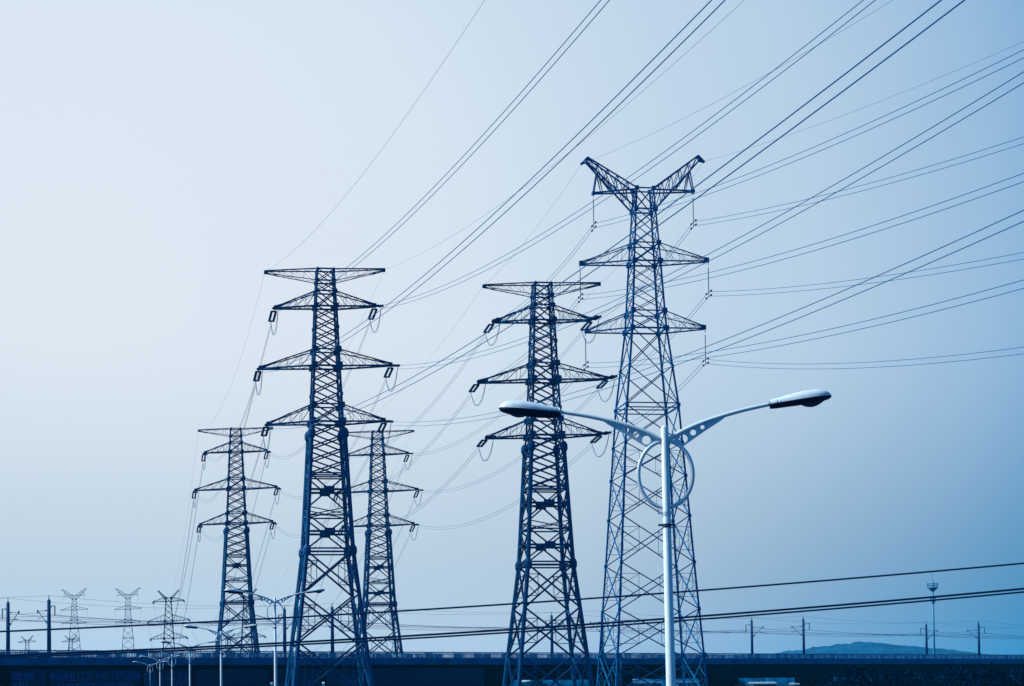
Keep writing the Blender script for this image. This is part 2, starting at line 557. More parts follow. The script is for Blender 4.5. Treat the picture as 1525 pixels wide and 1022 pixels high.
class Pylon:
    def __init__(self, kind, label, px, py, Y, yaw=LYAW, scale=1.007):
        p = at(px, py, Y)
        self.kind = kind
        self.loc = Vector((p.x, Y, ground_z(p.x, Y)))
        self.root = thing('lattice_pylon', label, 'pylon', self.loc, yaw, 'high voltage lattice pylons')
        self.root.scale = (scale, scale, scale)
        self.mat = Matrix.Translation(self.loc) @ Matrix.Rotation(yaw, 4, 'Z') @ Matrix.Scale(scale, 4)
        self.arms = {}
        names = ['upper', 'middle', 'lower']
        sp = {'tension': TEN, 'suspension': SUS, 'far': FAR}[kind]
        arms = list(sp['arms'])
        if kind == 'suspension':
            arms = [(61.9, 0, 5.8)] + arms
        self.tip = {}
        for nm, (zb, zt, span) in zip(names, arms):
            for s, sd in ((-1, 'left'), (1, 'right')):
                self.tip[(nm, sd)] = Vector((s * span, 0, zb + s * span * SET))
        g = {'tension': (8.55, 65.9), 'suspension': (7.1, 65.3), 'far': (4.7, 52.0)}[kind]
        for s, sd in ((-1, 'left'), (1, 'right')):
            self.tip[('top', sd)] = Vector((s * g[0], 0, g[1] + s * g[0] * SET))
        cnt = 0
        for nm, me in pylon_meshes(kind):
            o = obj(nm, me, None, self.root)
            if nm == 'crossarm':
                a = ['upper', 'middle', 'lower'][cnt // 2 + (1 if kind == 'suspension' else 0)]
                self.arms[(a, ('left', 'right')[cnt % 2])] = o
                cnt += 1
            if nm == 'horn' and kind == 'suspension':
                sd = 'left' if ('upper', 'left') not in self.arms else 'right'
                self.arms[('upper', sd)] = o
        self.ends = {}

    def world(self, key):
        return self.mat @ self.tip[key]

# front row and rear row of pylons: measured places along three parallel lines
A = Pylon('tension', 'largest dark lattice pylon with flat top arm, standing left of centre', 484, 402, 288)
B = Pylon('tension', 'dark flat-topped pylon behind the left head of the nearest street lamp', 807, 422, 289)
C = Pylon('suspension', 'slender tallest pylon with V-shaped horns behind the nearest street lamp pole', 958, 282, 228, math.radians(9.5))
D = Pylon('tension', 'smaller flat-topped pylon left of the largest dark pylon', 351, 640, 468)
E = Pylon('tension', 'smaller flat-topped pylon just right behind the largest dark pylon', 562, 645, 471)
F1 = Pylon('far', 'far horned pylon with tension arms, right of two paler horned pylons', 251, 892, 923)
F2 = Pylon('far', 'faint horned pylon seen through the lower legs of the smaller left pylon', 367, 892, 923)
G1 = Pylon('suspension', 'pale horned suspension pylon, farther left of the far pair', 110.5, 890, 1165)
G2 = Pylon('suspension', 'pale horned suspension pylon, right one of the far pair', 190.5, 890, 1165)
H1 = Pylon('far', 'tiniest hazy horned pylon near the left edge between two railway masts', 40.5, 950, 1480, LYAW, .93)
H2 = Pylon('far', 'tiny hazy horned pylon overlapping the feet of a pale suspension pylon', 105.5, 950, 1480, LYAW, .93)
H3 = Pylon('far', 'tiny hazy horned pylon inside the left leg of the smaller left pylon', 341, 950, 1480, LYAW, .93)

# ------------------------------------------------------------------ insulators and conductors
def insulator_mesh(vec, double, m, r=.15, n=11):
    """string(s) of glazed discs from the arm tip along vec, with end fittings"""
    b = bmesh.new()
    vec = Vector(vec)
    d = vec.normalized()
    side = d.cross(Vector((0, 0, 1)))
    side = side.normalized() if side.length > .05 else Vector((1, 0, 0))
    offs = (-.3, .3) if double else (0,)
    for o in offs:
        p0, p1 = side * o + vec * .2, side * o + vec * .90
        pts, rr = [p0], [.05]
        for k in range(n):
            t0 = (k + .15) / n
            pts += [lerp(p0, p1, t0), lerp(p0, p1, t0 + .45 / n), lerp(p0, p1, t0 + .5 / n)]
            rr += [r * .45, r, r * .5]
        pts.append(p1)
        rr.append(.05)
        tube(b, pts, rr, 8)
    if double:
        for t in (.2, .90):
            beam(b, side * -.42 + vec * t, side * .42 + vec * t, .14, .22)
        beam(b, (0, 0, 0), vec * .2, .1)
        beam(b, vec * .9, vec, .1)
    else:
        beam(b, (0, 0, 0), vec * .12, .07)
        beam(b, vec * .9, vec, .07)
    return finish(b, 'insulator_string', m)

RW = 0.024                       # conductor radius
TW = 0.5                         # the two conductors of a bundle hang one above the other
def wire_mesh(pts, name, off, r=RW):
    b = bmesh.new()
    tube(b, [p + Vector((0, 0, off)) for p in pts], r, 6)
    return finish(b, name, M['wire'])

def bundle(pts, label, group, twin=True, far=False):
    base = pts[0]
    loc = [p - base for p in pts]
    r = RW
    if twin:
        t = thing('power_line', label, 'power line', base, 0, group)
        obj('conductor', wire_mesh(loc, 'conductor', 0, r), None, t)
        obj('conductor', wire_mesh(loc, 'conductor', -TW, r), None, t)
        return t
    o = obj('ground_wire', wire_mesh(loc, 'ground_wire', 0, r * .5), None, None, base)
    return tag(o, label, 'power line', group)

def span_pts(P, Q, sag, n=36):
    return [lerp(P, Q, t) - Vector((0, 0, 4 * sag * t * (1 - t))) for t in [i / n for i in range(n + 1)]]

STR = 6.0
def hang(py, key, vec, double=True):
    """an insulator string as a sub-part of its crossarm; returns its free end in world space"""
    loc = py.mat.to_3x3().inverted() @ Vector(vec)
    o = obj('insulator_string', insulator_mesh(loc, double, M['ins'], .19 if double else .075, 11 if double else 18), None, py.arms.get(key, py.root), py.tip[key])
    return py.world(key) + Vector(vec)

def jumper(py, key):
    a, b_ = py.ends[(key, 'front')], py.ends[(key, 'back')]
    inv = py.mat.inverted()
    b = bmesh.new()
    s = py.tip[key]
    for k, dx in enumerate((-.1, .1)):
        pts = []
        for i in range(17):
            t = i / 16
            p = lerp(a, b_, t) + Vector((dx * math.sin(math.pi * t), 0, -2.7 * (1 - abs(2 * t - 1) ** 2.4)))
            pts.append(inv @ p)
        tube(b, pts, .03, 5)
    obj('jumper_loop', finish(b, 'jumper_loop', M['wire']), None, py.arms.get(key, py.root))

NAMES = {}
def reg(py, nm): NAMES[id(py)] = nm
reg(A, 'the largest pylon'); reg(B, 'the lamp-head pylon'); reg(C, 'the tallest pylon')
reg(D, 'the small left pylon'); reg(E, 'the small right pylon'); reg(F1, 'a far horned pylon'); reg(F2, 'a faint horned pylon')

KEYS = [(a, s) for a in ('upper', 'middle', 'lower') for s in ('left', 'right')]

def slope_vec(P, Q, sag):
    d = Q - P
    h = math.hypot(d.x, d.y)
    return Vector((d.x, d.y, d.z - 4 * sag)).normalized()

def span(p, q, sag, p_face='back', q_face='front', gw=True):
    """all conductors between two pylons of a line, strung tip to tip"""
    for key in KEYS:
        P, Q = p.world(key), q.world(key)
        if p.kind == 'suspension':
            P = p.ends[(key, 'drop')]
        else:
            P = hang(p, key, slope_vec(P, Q, sag) * STR * (1 if p.kind == 'tension' else .8))
            p.ends[(key, p_face)] = P
        if q.kind == 'suspension':
            Q = q.ends[(key, 'drop')]
        else:
            Q = hang(q, key, slope_vec(q.world(key), P, sag) * STR * (1 if q.kind == 'tension' else .8))
            q.ends[(key, q_face)] = Q
        bundle(span_pts(P, Q, sag), 'thin conductor pair, %s %s arm of %s to %s' % (key[0], key[1], NAMES[id(p)], NAMES[id(q)]),
               'twin conductors between pylons')
    if gw:
        for sd in ('left', 'right'):
            bundle(span_pts(p.world(('top', sd)), q.world(('top', sd)), sag * .8),
                   'hair-thin wire, top %s end of %s to %s' % (sd, NAMES[id(p)], NAMES[id(q)]), 'ground wires between pylon tops', twin=False)

def on_plane(px, py, T, d):
    v = ray(px, py)
    k = d[0] / d[1]
    s = (T.x - k * T.y) / (v.x - k * v.y)
    return CAM + v * s

def forward(py, key, M1, E1, label, group, k0=6.2e-4, twin=True, dirx=LINE, string=True):
    """the span towards and past the viewpoint: a catenary through the measured points"""
    T = py.world(key) if py.kind != 'suspension' or key[0] == 'top' else py.ends[(key, 'drop')]
    d = Vector((dirx, -1.0))
    h = lambda q: math.hypot(q.x - T.x, q.y - T.y)
    e = on_plane(*E1, T, d)
    he, ze = h(e), e.z - T.z
    if M1:
        a = on_plane(*M1, T, d)
        ha, za = h(a), a.z - T.z
        det = ha * he * he - he * ha * ha
        s0 = (za * he * he - ze * ha * ha) / det
        c = (ha * ze - he * za) / det
    else:
        c = k0 / 2
        s0 = (ze - c * he * he) / he
    u = d.normalized()
    hend = (T.y + 70.0) / abs(u.y)
    h0 = 0.0
    if string and py.kind == 'tension':
        hang_end = hang(py, key, Vector((u.x, u.y, s0)).normalized() * STR)
        py.ends[(key, 'front')] = hang_end
        h0 = STR / math.sqrt(1 + s0 * s0)
    n = 60
    pts = []
    for i in range(n + 1):
        hh = h0 + (hend - h0) * i / n
        pts.append(Vector((T.x + u.x * hh, T.y + u.y * hh, T.z + s0 * hh + c * hh * hh)))
    bundle(pts, label, group, twin)

GF = 'conductors sweeping overhead towards the viewer'
fa = {('upper', 'left'): ((645, 280), (895, 0)), ('upper', 'right'): ((868, 310), (1286, 0)), ('middle', 'left'): ((745, 310), (1060, 0)),
      ('middle', 'right'): ((1000, 407), (1525, 107)), ('lower', 'left'): ((831, 425), (1402, 0)), ('lower', 'right'): ((1000, 536), (1525, 313))}
for key, (m_, e_) in fa.items():
    forward(A, key, m_, e_, 'twin conductors rising right overhead from %s %s arm of the largest dark pylon' % key, GF)
forward(A, ('top', 'left'), None, (722, 0), 'thin wire rising from top left end of the largest dark pylon', 'ground wires overhead', 6.6e-4, False, string=False)
forward(A, ('top', 'right'), (760, 294), (1109, 0), 'thin wire rising from top right end of the largest dark pylon', 'ground wires overhead', 6.6e-4, False, string=False)

# foot braces and platform of the horned pylon, lit look put into pale colour
for bars in ([((898, 1013), (926, 1013)), ((900, 980), (912, 1013)), ((898, 1013), (903, 1030)), ((911, 1013), (918, 1030)), ((918, 996), (926, 996)), ((918, 996), (926, 1012)), ((925, 980), (925, 1035))],
             [((1013, 980), (1030, 1013)), ((1002, 1013), (1046, 1013)), ((1036, 996), (1044, 1008)), ((1030, 1013), (1036, 1030))]):
    b = bmesh.new()
    inv = C.mat.inverted()
    for (x0, y0), (x1, y1) in bars:
        beam(b, inv @ at(x0, y0, 222.6), inv @ at(x1, y1, 222.6), .09)
    obj('lit_foot_bars', b, M['pmast'], C.root)

# suspension strings of the horned pylon and the small clamps at their feet
def drops(py, far=False):
    for key in KEYS:
        v = Vector((0, 0, -3.5))
        end = hang(py, key, v, False)
        py.ends[(key, 'drop')] = end
        if far:
            continue
        b = bmesh.new()
        inv = py.mat.inverted()
        e = inv @ end
        beam(b, e + Vector((0, 0, .1)), e - Vector((0, 0, TW + .05)), .06)
        for z in (0, -TW):
            beam(b, e + Vector((0, -1.0, z - .06)), e + Vector((0, 1.0, z - .06)), .05)
            for y in (-1.0, 1.0):
                beam(b, e + Vector((0, y - .2, z - .06)), e + Vector((0, y + .2, z - .06)), .16)
        obj('conductor_clamp', finish(b, 'conductor_clamp', M['ins']), None, py.arms[key])
drops(C)
drops(G1, True)
drops(G2, True)
fc = {('upper', 'left'): (1525, 74), ('upper', 'right'): (1525, 204), ('middle', 'left'): (1525, 258), ('middle', 'right'): (1525, 376),
      ('lower', 'left'): (1525, 417), ('lower', 'right'): (1525, 517)}
for key, e_ in fc.items():
    forward(C, key, (1241, 541.6) if key == ('lower', 'right') else None, e_,
            'twin conductors running right from %s %s insulator of the tallest horned pylon' % key, GF, 7.5e-4)
forward(C, ('top', 'left'), (1140, 112), (1330, 0), 'thin wire running right from left horn tip of the tallest pylon', 'ground wires overhead', 7e-4, False)
forward(C, ('top', 'right'), None, (1525, 62), 'thin wire running right from right horn tip of the tallest pylon', 'ground wires overhead', 7e-4, False)

span(A, D, 7.5)
span(C, B, 1.2)
span(B, E, 4.5)
span(D, F1, 24.0)
span(E, F2, 24.0)
for p in (A, B, D, E):
    for key in KEYS:
        jumper(p, key)

# ------------------------------------------------------------------ railway viaduct
K = 0.01772                                  # measured fall of its image height with distance
def vx(px, off=0.0):
    Z = 6.07 * 3000.0 / (52.0 - (px - 762.0) * K)
    return Vector((at(px, 1000, Z).x, Z, 0))
VA, VB = vx(0), vx(1525)
VD = (VB - VA).normalized()
VN = Vector((-VD.y, VD.x, 0))                # away from the viewer
VYAW = math.atan2(VD.y, VD.x)
V0 = VA - VD * 90
VLEN = (VB - VA).length + 260
def vp(t, n, z):
    return V0 + VD * t + VN * n + Vector((0, 0, z))
def along(px):
    return (vx(px) - V0).dot(VD)
via = thing('railway_viaduct', 'long dark concrete railway viaduct crossing behind the front pylons', 'viaduct', V0, VYAW)
def vbox(bm, t0, t1, n0, n1, z0, z1):
    box(bm, ((t0 + t1) / 2, (n0 + n1) / 2, (z0 + z1) / 2), (t1 - t0, n1 - n0, z1 - z0))
SP = 32.0
b = bmesh.new()
t = 0
while t < VLEN:
    vbox(b, t + .05, min(t + SP, VLEN) - .05, 1.7, 10.5, 7.3, 10.0)
    # ribs and rim that frame each girder face
    vbox(b, t + .05, t + 1.0, 1.55, 1.7, 7.4, 9.75)
    vbox(b, t + SP - 1.0, t + SP - .05, 1.55, 1.7, 7.4, 9.75)
    vbox(b, t + 1.0, t + SP - 1.0, 1.6, 1.7, 9.45, 9.6)
    t += SP
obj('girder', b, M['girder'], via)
b = bmesh.new()
vbox(b, 0, VLEN, 0.25, 12.0, 10.0, 10.35)
t = 0
while t < VLEN:
    vbox(b, t + .02, min(t + 8, VLEN) - .02, 0, .25, 9.98, 11.1)
    vbox(b, t + .02, min(t + 8, VLEN) - .02, 12.0, 12.25, 9.98, 11.1)
    t += 8
obj('parapet', b, M['concrete'], via)
for n in (0.12, 12.12):
    b = bmesh.new()
    t = 0
    vbox(b, 0, VLEN, n - .05, n + .05, 11.98, 12.12)
    vbox(b, 0, VLEN, n - .03, n + .03, 11.12, 11.2)
    while t < VLEN:
        vbox(b, t - .05, t + .05, n - .06, n + .06, 11.08, 12.18)
        dens = rnd.choice((.42, .5, .6, .66, .75, .85))
        step = .28
        for k in range(1, 8):
            vbox(b, t + k * step - dens * step * .5, t + k * step + dens * step * .5, n - .015, n + .015, 11.2, 11.98)
        t += 2.3
    obj('railing', b, M['rail'], via)
t = SP * .0
while t < VLEN:
    b = bmesh.new()
    vbox(b, t - 1.1, t + 1.1, 3.2, 9.0, -.5, 6.1)
    vbox(b, t - 1.5, t + 1.5, 2.2, 10.0, 6.1, 7.28)
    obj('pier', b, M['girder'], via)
    t += SP

# masts of the overhead railway line, in pairs across the deck
def mast(px, back, label):
    n = 10.9 if back else 1.1
    # solve the place along the viaduct where the mast shows at px
    lo, hi = 0.0, VLEN
    for _ in range(50):
        mid = (lo + hi) / 2
        q = vp(mid, n, 14)
        v = q - CAM
        xx = 762.5 + FPX * v.dot(Rv) / v.dot(Fv)
        if xx < px: lo = mid
        else: hi = mid
    s = -1 if back else 1                    # the cantilever reaches over the track
    r = thing('railway_mast', label, 'railway mast', vp(lo, n, 10.35), VYAW, 'masts of the overhead railway line')
    b = bmesh.new()
    tube(b, [(0, 0, 0), (0, 0, 8.9)], [.32, .24], 10)
    tube(b, [(0, 0, 8.9), (0, 0, 9.25), (0, 0, 9.6)], [.1, .06, .03], 8)
    smooth(obj('pole', b, M['mast'], r))
    b = bmesh.new()                           # feeder bracket on the outer side
    beam(b, (0, 0, 8.0), (0, -s * 1.6, 8.0), .09)
    beam(b, (0, 0, 7.5), (0, -s * .9, 8.0), .06)
    obj('feeder_bracket', b, M['mast'], r)
    b = bmesh.new()
    pts = [(0, -s * 1.5, 7.95 - .1 * k) for k in range(14)]
    tube(b, pts, [.05 if k % 2 else .12 for k in range(14)], 8)
    obj('insulator_string', b, M['ins'], r)
    b = bmesh.new()                           # cantilever with its diagonal tube, registration arm and insulators
    beam(b, (0, 0, 7.45), (0, s * .9, 7.4), .16)
    beam(b, (0, s * .9, 7.4), (0, s * 2.9, 7.35), .07)
    beam(b, (0, 0, 5.3), (0, s * .8, 5.85), .17)
    beam(b, (0, s * .8, 5.85), (0, s * 2.7, 7.3), .07)
    beam(b, (0, s * 1.7, 6.5), (0, s * 3.0, 6.25), .06)
    beam(b, (0, s * 2.9, 7.1), (0, s * 2.9, 7.6), .14)
    obj('cantilever', b, M['mast'], r)
    return lo
pairs = [(12, 73), (424, 495), (822, 897), (1120, 1197), (1380, 1458)]
desc = ['far left', 'between the pylon legs', 'right of the pylon behind the lamp head', 'left of the hill', 'right of the hill']
names = [('leftmost railway mast on the viaduct, at the left edge', 'second railway mast from the left edge, taller and nearer'),
         ('railway mast rising beside the near left leg of the largest pylon', 'railway mast standing between the legs of the largest pylon'),
         ('railway mast seen between the legs of the pylon behind the lamp head', 'railway mast in the gap between the two front right pylons'),
         ('railway mast right of the tallest pylon, before the hill begins', 'tall railway mast at the left foot of the hill'),
         ('railway mast close beside the telecom mast', 'rightmost railway mast, at the right foot of the hill')]
tf, tb = [], []
for (l, r_), (nl, nr) in zip(pairs, names):
    tb.append(mast(l, True, nl))
    tf.append(mast(r_, False, nr))
def rail_wire(ts, n, z, sag, label, r=.022):
    ts = [2 * ts[0] - ts[1]] + ts + [2 * ts[-1] - ts[-2]]
    pts = []
    for a, c in zip(ts, ts[1:]):
        for i in range(10):
            u = i / 10
            pts.append(vp(a + (c - a) * u, n, 10.35 + z - 4 * sag * u * (1 - u)))
    pts.append(vp(ts[-1], n, 10.35 + z))
    base = pts[0].copy()
    b = bmesh.new()
    tube(b, [p - base for p in pts], r, 5)
    tag(obj('overhead_wire', b, M['wire'], None, base), label, 'overhead wire', 'wires of the overhead railway line')
for ts, n, s, w in ((tf, 1.1, 1, 'near'), (tb, 10.9, -1, 'far')):
    rail_wire(ts, n, 9.5, .9, 'topmost wire strung between the mast tops on the %s side of the viaduct' % w, .016)
    rail_wire(ts, n - s * 1.5, 6.6, .7, 'feeder wire hanging from outer brackets of the %s side masts' % w, .03)
    rail_wire(ts, n + s * 2.9, 7.1, .9, 'messenger wire above the track on the %s side of the viaduct' % w)
    rail_wire(ts, n + s * 2.9, 6.1, .05, 'contact wire low above the track on the %s side of the viaduct' % w)

# ------------------------------------------------------------------ billboards in front of the viaduct
def text_mesh(txt, w, h, m):
    cu = bpy.data.curves.new('text', 'FONT')
    cu.body = txt
    cu.extrude = .02
    cu.resolution_u = 3
    o = bpy.data.objects.new('text', cu)
    COL.objects.link(o)
    dg = bpy.context.evaluated_depsgraph_get()
    me = bpy.data.meshes.new_from_object(o.evaluated_get(dg))
    bpy.data.objects.remove(o, do_unlink=True)
    xs_ = [v.co.x for v in me.vertices]; ys_ = [v.co.y for v in me.vertices]
    x0, x1, y0, y1 = min(xs_), max(xs_), min(ys_), max(ys_)
    for v in me.vertices:                    # fit to the wanted box and stand it upright
        x = (v.co.x - x0) / (x1 - x0) * w
        z = (v.co.y - y0) / (y1 - y0) * h
        v.co = Vector((x, v.co.z, z))
    me.materials.clear()
    me.materials.append(m)
    return me
def board(px0, px1, label, lines, n=-1.6):
    t0, t1 = along(px0), along(px1)
    z0, z1 = 4.6, 9.35
    r = thing('billboard', label, 'billboard', vp((t0 + t1) / 2, n, 0), VYAW, 'billboards along the viaduct')
    wd = t1 - t0
    b = bmesh.new()
    box(b, (0, .1, (z0 + z1) / 2), (wd, .2, z1 - z0))
    obj('panel', b, M['board'], r)
    b = bmesh.new()
    for z in (z0 - .06, z1 + .06):
        box(b, (0, .08, z), (wd + .3, .34, .12))
    for x in (-wd / 2 - .075, wd / 2 + .075):
        box(b, (x, .08, (z0 + z1) / 2), (.15, .34, z1 - z0))
    obj('frame', b, M['girder'], r)
    for x in (-wd * .3, wd * .3):
        b = bmesh.new()
        tube(b, [(x, .45, -.3), (x, .45, z1 - .4)], .22, 10)
        smooth(obj('post', b, M['mast'], r))
    for a, c, zb, zh, txt, m in lines:
        x0, x1 = -wd / 2 + along(a) - t0, -wd / 2 + along(c) - t0
        if txt:
            obj('lettering', text_mesh(txt, x1 - x0, zh, m), None, r, (x0, -.03, zb))
        else:                                 # the illegible small print: a row of worn dashes
            b = bmesh.new()
            x = x0
            while x < x1:
                s = rnd.uniform(.25, .6)
                box(b, (x + s / 2, -.02, zb + zh * rnd.uniform(.45, .55)), (s, .03, zh * rnd.uniform(.7, 1)))
                x += s + rnd.uniform(.12, .4)
            obj('small_print', b, m, r)
board(6, 60, 'navy billboard with two groups of digits, nearest the left edge',
      [(9, 20, 7.9, 1.0, '880', M['letter']), (21, 22.4, 7.9, 1.0, '1', M['letter']), (25, 40, 7.9, 1.0, '9999', M['letter']), (10, 34, 6.75, .85, None, M['letter2'])])
board(63, 200, 'long navy billboard lettered with Chinese characters and percentages',
      [(64.5, 103, 7.75, 1.15, '年均收益', M['letter']), (106, 127, 7.75, 1.25, '12%', M['letter2']), (130, 148, 7.75, 1.15, '十年', M['letter']),
       (150, 178, 7.75, 1.3, '110%', M['letter2']), (180, 198, 7.75, 1.1, '回购', M['letter']), (76, 186, 6.7, .8, None, M['letter2'])])
board(203, 276, 'navy billboard with a large phone number behind the small street lamps',
      [(204, 221, 6.9, 1.95, '88', M['letter2']), (231, 272, 6.9, 1.95, '15688', M['letter2'])])

for a, c, lab in ((281, 391, 'blank dark billboard between two white street lamps, right of the phone number'),
                  (399, 468, 'narrow blank dark billboard behind the left leg of the largest pylon'),
                  (476, 711, 'longest blank dark billboard, from the largest pylon to midway right')):
    board(a, c, lab, [])

# ------------------------------------------------------------------ street lamps
def arm_line(s, t):
    pts = [(.04, -.02), (.26, .10), (.57, .225), (.89, .32), (1.23, .40), (1.62, .47)]
    return [Vector((s * x * .985, 0, z)) for x, z in pts]
def refine(pts, k=4):
    res = []
    n = len(pts)
    for i in range(n - 1):
        p0, p1, p2, p3 = pts[max(i - 1, 0)], pts[i], pts[i + 1], pts[min(i + 2, n - 1)]
        for j in range(k):
            t = j / k
            res.append(.5 * ((2 * p1) + (p2 - p0) * t + (2 * p0 - 5 * p1 + 4 * p2 - p3) * t * t + (3 * p1 - p0 - 3 * p2 + p3) * t ** 3))
    res.append(pts[-1])
    return res
JZ = 9.67
def plate_mesh(s):
    """gusset plate under an arm with three round holes"""
    cu = bpy.data.curves.new('plate', 'CURVE')
    cu.dimensions = '2D'
    cu.fill_mode = 'BOTH'
    cu.extrude = .008
    outl = [(.07, -.06), (.26, .07), (.57, .2), (.80, .27), (.93, .315), (.84, .245), (.6, .1), (.42, -.02), (.26, -.125), (.16, -.10)]
    def poly(pts):
        sp = cu.splines.new('POLY')
        sp.points.add(len(pts) - 1)
        for p, (x, z) in zip(sp.points, pts):
            p.co = (s * x, z, 0, 1)
        sp.use_cyclic_u = True
    poly(outl)
    for cx, cz, r in ((.275, -.008, .066), (.425, .082, .044), (.565, .158, .032)):
        poly([(cx + r * math.cos(a * math.pi / 10), cz + r * math.sin(a * math.pi / 10)) for a in range(20)])
    o = bpy.data.objects.new('plate', cu)
    COL.objects.link(o)
    dg = bpy.context.evaluated_depsgraph_get()
    me = bpy.data.meshes.new_from_object(o.evaluated_get(dg))
    bpy.data.objects.remove(o, do_unlink=True)
    for v in me.vertices:
        v.co = Vector((v.co.x, v.co.z, v.co.y))
    me.materials.clear()
    me.materials.append(M['paint'])
    return me
def loft(bm, secs):
    rings = [[bm.verts.new(p) for p in s] for s in secs]
    for a, b in zip(rings, rings[1:]):
        for k in range(len(a) - 1):
            bm.faces.new((a[k], a[k + 1], b[k + 1], b[k]))
    return rings
def make_lamp():
    r = thing('street_lamp', '', 'street lamp', (0, 0, 0), 0, 'white double-headed street lamps')
    b = bmesh.new()
    tube(b, [(0, 0, 0), (0, 0, .25), (0, 0, .26), (0, 0, 3), (0, 0, JZ + .17), (0, 0, JZ + .2)], [.13, .13, .095, .085, .055, .03], 20)
    smooth(obj('pole', b, M['paint'], r))
    b = bmesh.new()
    box(b, (0, 0, .02), (.45, .45, .04))
    obj('base_plate', b, M['paint'], r)
    for z in (JZ - 1.12, JZ - 1.30):
        b = bmesh.new()
        tube(b, [(0, 0, z - .03), (0, 0, z + .03)], .066, 16)
        beam(b, (-.13, -.02, z + .01), (.11, -.02, z + .01), .03)
        obj('collar', b, M['seam'] if z < JZ - 1.2 else M['paint'], r)
    b = bmesh.new()
    tube(b, [Vector((.405 * math.cos(a * math.pi / 32), 0, JZ - .53 + .5 * math.sin(a * math.pi / 32))) for a in range(64)], .030, 10, closed=True, up0=(0, 1, 0))
    smooth(obj('ring', b, M['paint'], r))
    for s in (-1, 1):
        b = bmesh.new()
        pts = refine(arm_line(s, 0))
        n = len(pts)
        tube(b, [p + Vector((0, 0, JZ)) for p in pts], [.040 - .012 * i / n for i in range(n)], 12, up0=(0, 1, 0))
        arm = smooth(obj('arm', b, M['paint'], r))
        obj('bracket_plate', plate_mesh(s), None, arm, (0, 0, JZ))
        # lamp head: painted canopy above, dark tray and glass bowl below
        o0, o1 = Vector((s * 1.565, 0, JZ + .464)), Vector((s * 2.485, 0, JZ + .56))
        ax = (o1 - o0)
        ln = ax.length
        ax.normalize()
        up = Vector((-ax.z * s, 0, ax.x * s))
        if up.z < 0: up = -up
        prof = [(0, .052, .052, .045), (.03, .066, .062, .05), (.10, .078, .066, .052), (.22, .095, .082, .052), (.4, .130, .104, .052), (.58, .155, .118, .05),
                (.74, .158, .116, .046), (.87, .135, .096, .04), (.95, .098, .066, .03), (.985, .055, .03, .018), (1, .012, .006, .006)]
        b = bmesh.new()
        secs = []
        for t, w, h, d in prof:
            c = o0 + ax * (t * ln)
            secs.append([c + Vector((0, 1, 0)) * (w * math.cos(a * math.pi / 14)) + up * (h * 1.1 * math.sin(a * math.pi / 14) ** .9) for a in range(15)])
        rg = loft(b, secs)
        b.faces.new(rg[0])
        head = smooth(obj('lamp_head', b, M['paint'], r))
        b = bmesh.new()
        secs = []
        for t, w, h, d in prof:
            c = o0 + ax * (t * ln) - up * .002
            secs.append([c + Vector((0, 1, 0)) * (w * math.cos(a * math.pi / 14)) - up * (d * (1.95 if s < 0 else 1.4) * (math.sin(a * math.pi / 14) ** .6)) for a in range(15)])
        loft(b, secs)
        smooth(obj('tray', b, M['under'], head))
        b = bmesh.new()                       # bowl of dark glass under the outer part
        secs = []
        for k in range(9):
            t = .42 + .5 * k / 8
            q = math.sin(math.pi * k / 8)
            c = o0 + ax * (t * ln) - up * .03
            secs.append([c + Vector((0, 1, 0)) * (.11 * q ** .5 * math.cos(a * math.pi / 10)) - up * (.1 * q * math.sin(a * math.pi / 10)) for a in range(11)])
        loft(b, secs)
        smooth(obj('lens', b, M['lens'], head))
        b = bmesh.new()                       # ribs where the canopy is clamped to the arm
        for t in (.13, .19, .25):
            w = .086 + .06 * (t - .13)
            h = .07 + .12 * (t - .13)
            c = o0 + ax * (t * ln)
            tube(b, [c + Vector((0, 1, 0)) * (w * math.cos(a * math.pi / 12)) + up * (h * math.sin(a * math.pi / 12)) for a in range(13)], .004, 5, up0=ax)
        obj('clamp_rib', b, M['rail'], head)
    return r
proto = make_lamp()
PLR = math.radians(0)
lamps = [(990, 654, 30.0, 'largest white double-armed street lamp with ring, nearest, right of centre', math.radians(-6)),
         (409.5, 896, 99.7, 'white double street lamp in front of the left leg of the largest pylon', LYAW),
         (329, 944.5, 136.8, 'white double street lamp below the smaller left pylon', LYAW),
         (282.6, 965, 172, 'white double street lamp, fourth nearest, right of the phone number billboard', LYAW),
         (256, 977, 210, 'small white street lamp, rightmost of the three before the phone number', LYAW),
         (238.2, 984.3, 248, 'small white street lamp, middle of the three before the phone number', LYAW),
         (223.5, 991.4, 292, 'farthest and smallest white street lamp, left of its row', LYAW)]
for i, (px, py, Y, lab, yaw) in enumerate(lamps):
    q = at(px, py, Y)
    r = proto if i == 0 else copy_tree(proto)
    r['label'] = lab
    r.location = (q.x, Y, q.z - JZ)
    r.rotation_euler = (0, math.radians(-.5) if i == 0 else 0, yaw)
    if i == 0:                                # lean about its own foot, keeping the joint where it is
        off = Matrix.Rotation(yaw, 3, 'Z') @ Matrix.Rotation(math.radians(-.5), 3, 'Y') @ Vector((0, 0, JZ))
        r.location = q - off

